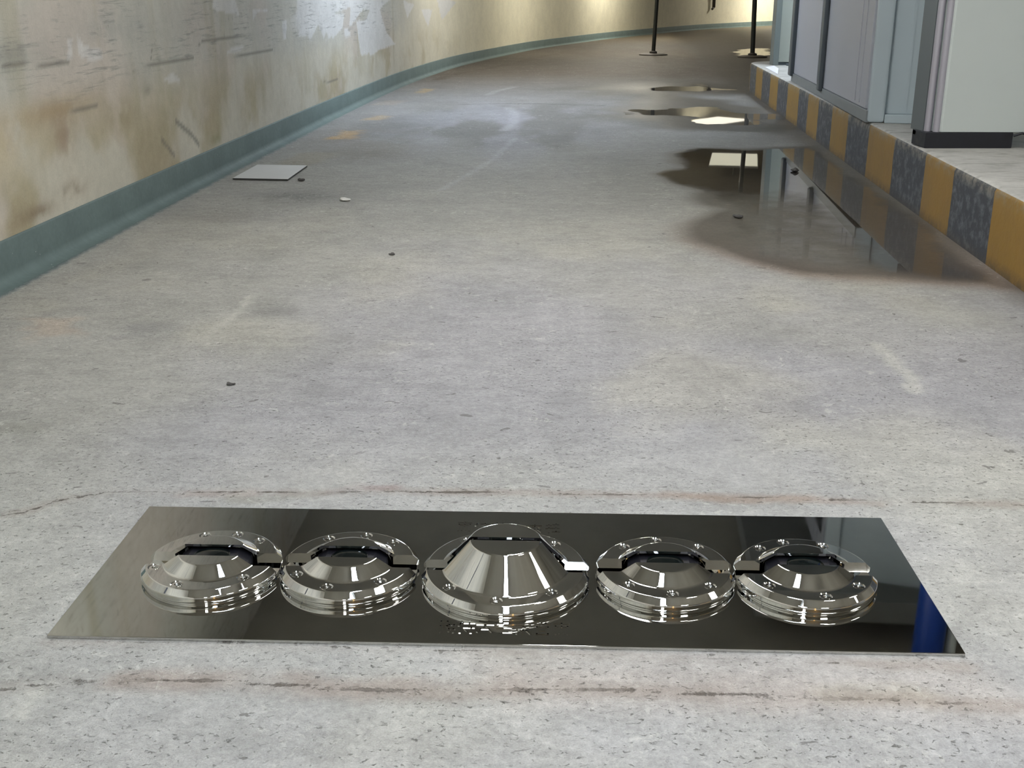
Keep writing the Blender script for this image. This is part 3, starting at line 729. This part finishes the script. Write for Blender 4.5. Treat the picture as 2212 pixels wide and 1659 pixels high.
# ------------------------------------------------------------------ front cabinet on the island
CABP = plain('cabinet_grey_paint', lin(196, 204, 202), .35, 0, .03, 2); CABD = plain('cabinet_shaded_side', lin(96, 102, 104), .5, 0, .04, 3)
TRIM = plain('silver_trim', lin(176, 174, 184), .35, .3, .03, 4); BLK = plain('black_base', lin(24, 26, 34), .55, 0, .3, 20); BLUE = plain('blue_enamel', lin(24, 60, 140), .35)
cab = empty('machine_cabinet', (2.0, 5.6, HK)); tag(cab, 'tall pale grey cabinet on a black plinth, with two silver corner bars', 'cabinet')
bm = bmesh.new(); add_prism(bm, [(.055, -.095), (.64, -.105), (.64, .10), (-.01, .10), (.0, .0)], .075, 1.15, bev=.004); bm_obj('body', bm, CABP, cab)
bm = bmesh.new(); add_prism(bm, [(-.024, .11), (-.010, -.026), (.0, -.024), (-.010, .112)], .072, 1.15, bev=.002); bm_obj('side_panel', bm, CABD, cab)  # shade of the lane-facing side put into a darker paint
for (x0, y0) in ((.007, -.040), (.038, -.072)):
    bm = bmesh.new(); add_tube(bm, [(x0, y0, .075), (x0, y0, 1.15)], .0165, 18); bm_obj('corner_bar', bm, TRIM, cab)
bm = bmesh.new(); add_box(bm, -.02, .40, -.10, .09, 0, .0745, bev=.004); bm_obj('plinth', bm, BLK, cab)
bm = bmesh.new(); add_tube(bm, [(.37, .0, 1.15), (.37, .0, 3.0 - HK)], .085, 28); tag(bm_obj('mast', bm, BLUE, cab), 'blue mast')
bm = bmesh.new(); add_tube(bm, [(.50, .0, 1.15), (.50, .0, 3.0 - HK)], .028, 16); tag(bm_obj('conduit', bm, CABP, cab), 'grey conduit')
bm = bmesh.new(); add_tube(bm, [(.395, -.112, .060), (.43, -.125, .074), (.47, -.125, .066), (.66, -.13, .050)], .006, 8); tag(bm_obj('cable', bm, BLK, cab), 'black cable')
bm = bmesh.new(); add_box(bm, -.020, .012, .04, .085, .045, .0715, bev=.003); bm_obj('foot', bm, BLK, cab)

# ------------------------------------------------------------------ booth further along
BG = plain('booth_grey_panel', lin(178, 180, 188), .4, 0, .04, 2.5); BF = plain('booth_blue_panel', lin(184, 197, 204), .3, 0, .03, 3); BD = plain('booth_dark_rail', lin(84, 92, 98), .45, .2)
BR = plain('booth_rail', lin(128, 134, 136), .45); BW = plain('booth_roof', lin(120, 122, 120), .6); NAVY = plain('navy_hinge', lin(38, 44, 70), .5)
t = NT('dark_window'); t.set(Base_Color=(.02, .025, .028), Roughness=.08); WIN = t.m
bx0, by0 = 2.045, 6.66; bx1, by1 = kerb_x(10.05) + .04, 10.05
booth = empty('guard_booth', (bx0, by0, HK)); tag(booth, 'long grey booth with dark upright rails, standing on the island behind the front cabinet', 'booth')
sd = Vector((bx1 - bx0, by1 - by0, 0)); SL = sd.length; sa = math.atan2(sd.y, sd.x)
M = Matrix.Rotation(sa, 4, 'Z')           # local x runs away along the side, local y points to the lane
def part(name, x0, x1, y0, y1, z0, z1, m, bev=.004, par=booth):
    bm = bmesh.new(); add_box(bm, x0, x1, y0, y1, z0, z1, M, bev); return bm_obj(name, bm, m, par)
def along(px, py):     # distance along the side of a point on its foot
    g = G(px, py, HK); return (Vector((g[0], g[1], 0)) - Vector((bx0, by0, 0))).dot(sd.normalized())
xb = 1.72
part('side_panel', .09, xb, -.05, -.004, .07, 2.3, BG); part('side_panel', xb, SL - .1, -.05, -.004, .07, 2.3, BG)
for xs in (.28, .42, xb + .25): part('seam_strip', xs, xs + .02, -.006, .0005, .09, 2.25, BG, .0)
part('base_rail', .0, SL - .05, -.06, .004, 0, .068, BR)
part('upright_rail', xb - .05, xb + .05, -.01, .03, .045, 2.3, BD, .014); part('upright_rail', SL - .14, SL, -.02, .03, .045, 2.3, BD, .014)
part('roof', -.3, SL + .2, -1.6, .45, 2.35, 2.5, BW)
part('window', .15, xb - .1, -.004, .002, 1.35, 2.1, WIN, 0); part('window', xb + .12, SL - .25, -.004, .002, 1.35, 2.1, WIN, 0)
part('end_panel', SL - .06, SL - .02, -1.4, -.02, 0, 2.35, BF)
for k in range(3):
    z = .23 + k * .135; h = part('hinge', SL, SL + .06, -.05, -.005, z, z + .10, NAVY, .006)
fr = Matrix.Rotation(-math.radians(17), 4, 'Z')
def fpart(name, x0, x1, y0, y1, z0, z1, m, bev=.004):
    bm = bmesh.new(); add_box(bm, x0, x1, y0, y1, z0, z1, fr, bev); return bm_obj(name, bm, m, booth)
fpart('corner_post', 0, .10, -.01, .09, 0, 2.35, BF, .02)
fpart('front_panel', .098, 1.35, .03, .07, .05, 2.35, BF)
fpart('seam_strip', .20, .215, .026, .031, .06, 2.3, BF, 0); fpart('ledge', .098, 1.35, -.005, .069, 0, .05, BF, .006)

# ------------------------------------------------------------------ far cabinet at the end of the island
fc = empty('post_cabinet', (2.735, 12.30, HK)); tag(fc, 'narrow pale green cabinet with a grey corner post at the far end of the island', 'cabinet')
bm = bmesh.new(); add_box(bm, 0, .06, .0, .16, 0, 2.2, bev=.006); bm_obj('corner_post', bm, plain('post_grey', lin(112, 120, 118), .45), fc)
bm = bmesh.new(); add_box(bm, .055, .62, .05, .14, .03, 2.2, bev=.006); bm_obj('panel', bm, plain('pale_green_panel', lin(168, 173, 164), .35, 0, .03, 2), fc)
bm = bmesh.new(); add_box(bm, .061, .60, .06, .12, 0, .03, bev=.004); bm_obj('bottom_seal', bm, BD, fc)
g0 = G(1674, 138, HK + .05); g1 = G(1690, 136, HK + .04); g2 = G(1700, 130, HK + .06); g3 = G(1712, 121, HK + .12)
bm = bmesh.new(); add_tube(bm, [(2.86, 12.2, HK + .014), (2.95, 12.05, HK + .014), (2.93, 11.6, HK + .014), (2.80, 11.1, HK + .014), (2.68, 10.6, HK + .02)], .012, 8)
tag(bm_obj('cable', bm, BD), 'dark cable lying on the island between the far cabinet and the booth', 'cable')
c0 = G(1653, 146, HK); c1 = G(1672, 143, HK); c2 = G(1682, 149, HK); c3 = G(1680, 161, HK)  # pool of lamp light on the island top, built as a white slab
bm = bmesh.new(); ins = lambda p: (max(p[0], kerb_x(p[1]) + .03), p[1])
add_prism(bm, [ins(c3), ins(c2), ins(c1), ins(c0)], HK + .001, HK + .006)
bmesh.ops.recalc_face_normals(bm, faces=bm.faces)
tag(bm_obj('light_patch', bm, plain('light_patch', lin(228, 228, 236), .6, 0, .02)), 'patch of lamp light on the island edge by the far cabinet, made as a thin white slab', 'sheet')

# ------------------------------------------------------------------ ceiling lamps
HOUS = plain('lamp_housing', (.7, .7, .68), .4)
K = 1.0
def ceiling_lamp(x, y, w, l, strength, col, label, rz=0.0, z=3.0):
    root = empty('ceiling_lamp', (x, y, z), rz); tag(root, label, 'lamp', 'ceiling lamps over the lane')
    bm = bmesh.new(); add_box(bm, -w / 2 - .02, w / 2 + .02, -l / 2 - .02, l / 2 + .02, -.05, 0, bev=.006); bm_obj('housing', bm, HOUS, root)
    for sy in (-.35, .35):
        bm = bmesh.new(); add_tube(bm, [(0, sy * l, -.001), (0, sy * l, 3.0 - z)], .008, 8); bm_obj('hanger', bm, HOUS, root)
    bm = bmesh.new(); add_box(bm, -w / 2, w / 2, -l / 2, l / 2, -.075, -.051); bm_obj('diffuser', bm, emit('lamp_light', col, strength * K), root)
COOL = (.80, .89, 1.0); NEUT = (1.0, .985, .95); WARM = (1.0, .94, .80)
LZ = 2.80
ceiling_lamp(.03, 1.15, .30, 1.3, 26, COOL, 'cool white strip lamp hung right above the steel plate', z=LZ)
ceiling_lamp(.03, -.45, .30, 1.5, 26, COOL, 'cool white strip lamp hung in line behind the one over the plate', z=LZ)
ceiling_lamp(1.70, 1.1, .55, .55, 32, NEUT, 'square white lamp hung above the island, right of the plate', z=LZ)
ceiling_lamp(1.70, -.7, .55, .55, 32, NEUT, 'square white lamp hung behind the camera on the island side', z=LZ)
ceiling_lamp(3.9, 1.7, 1.2, .55, 20, NEUT, 'square white lamp hung over the middle of the island', z=LZ)
ceiling_lamp(-.5, -2.6, .3, 1.2, 34, NEUT, 'white strip lamp hung behind the camera on the wall side', z=LZ)
ceiling_lamp(.2, 4.3, .3, 1.5, 42, NEUT, 'added white strip lamp beyond the steel plate, evening out the light on the lane', z=LZ)  # added lamp, out of view, keeps the floor evenly lit past the plate
ceiling_lamp(-.45, 10.6, .3, 1.5, 75, COOL, 'cool white strip lamp hung near the white wall patches', z=LZ)
ceiling_lamp(.3, 15.8, .3, 1.5, 65, NEUT, 'added white strip lamp in the bend, brightening the floor and wall there', -.2, z=LZ)  # added to lift the dark floor and wall in the bend
ceiling_lamp(3.1, 11.3, .3, .9, 70, COOL, 'added cool white lamp over the far end of the island, brightening the cabinet panel', z=2.78)  # unseen lamp added to light the far cabinet's panel
ceiling_lamp(2.0, 21.5, .25, 1.2, 120, WARM, 'added warm lamp above the sign poles, brightening the wall of the bend', -.3, z=LZ)  # added out of view to brighten the bend's wall and floor
ceiling_lamp(5.35, 27.5, 1.1, 2.0, 1.05, (1.0, .97, .76), 'wide warm lamp panel hung past the sign poles', -.2, z=LZ)
ceiling_lamp(2.9, 27.8, .3, 1.5, 110, WARM, 'unseen warm strip lamp added to light the start of the far wall', -.6, z=LZ)  # added clear of the puddle reflections to brighten the far wall
ceiling_lamp(6.3, 36.2, 1.2, 2.4, 1.8, WARM, 'wide warm lamp washing the far curved wall', -.75, z=LZ)
ceiling_lamp(10.2, 39.5, .4, 1.8, 150, WARM, 'unseen farthest warm lamp added to light the curved wall', -.75, z=LZ)  # added off to the right, only to brighten the far wall
bm = bmesh.new(); add_tube(bm, [(-1.955, 1.5, .9), (-1.955, 1.5, 2.99)], .028, 14)
for hz in (1.1, 2.0, 2.8): add_box(bm, -2.0, -1.92, 1.465, 1.535, hz, hz + .025)
tag(bm_obj('wall_conduit', bm, plain('conduit_grey', lin(64, 68, 78), .5)), 'dark conduit running up the left wall beside the steel plate', 'pipe')
# small amber beacon behind the camera, on the back wall
root = empty('amber_beacon', (1.0, -4.2, 2.45)); tag(root, 'amber beacon lamp on the wall behind the camera', 'lamp')
bm = bmesh.new(); add_box(bm, -.08, .08, -.02, .05, -.06, .06, bev=.006); bm_obj('housing', bm, HOUS, root)
bm = bmesh.new(); add_lathe(bm, [(.13, 0), (.13, .06), (.09, .12), (0, .14)], 24, Matrix.Translation((0, .05, 0)) @ Matrix.Rotation(-PI / 2, 4, 'X')); bm_obj('lens', bm, emit('amber_light', (1, .55, .15), 20), root)

w = bpy.data.worlds.new('world'); SC.world = w; w.use_nodes = True
w.node_tree.nodes['Background'].inputs[0].default_value = (.9, .88, .8, 1); w.node_tree.nodes['Background'].inputs[1].default_value = .12
cy_ = SC.cycles
cy_.max_bounces = 6; cy_.diffuse_bounces = 3; cy_.glossy_bounces = 5; cy_.adaptive_threshold = .04; cy_.transparent_max_bounces = 8
cy_.use_light_tree = False; cy_.caustics_reflective = False; cy_.caustics_refractive = False
SC.view_settings.view_transform = 'Standard'; SC.view_settings.look = 'None'; SC.view_settings.gamma = 1; SC.view_settings.exposure = 0.0
SC.view_settings.use_curve_mapping = False
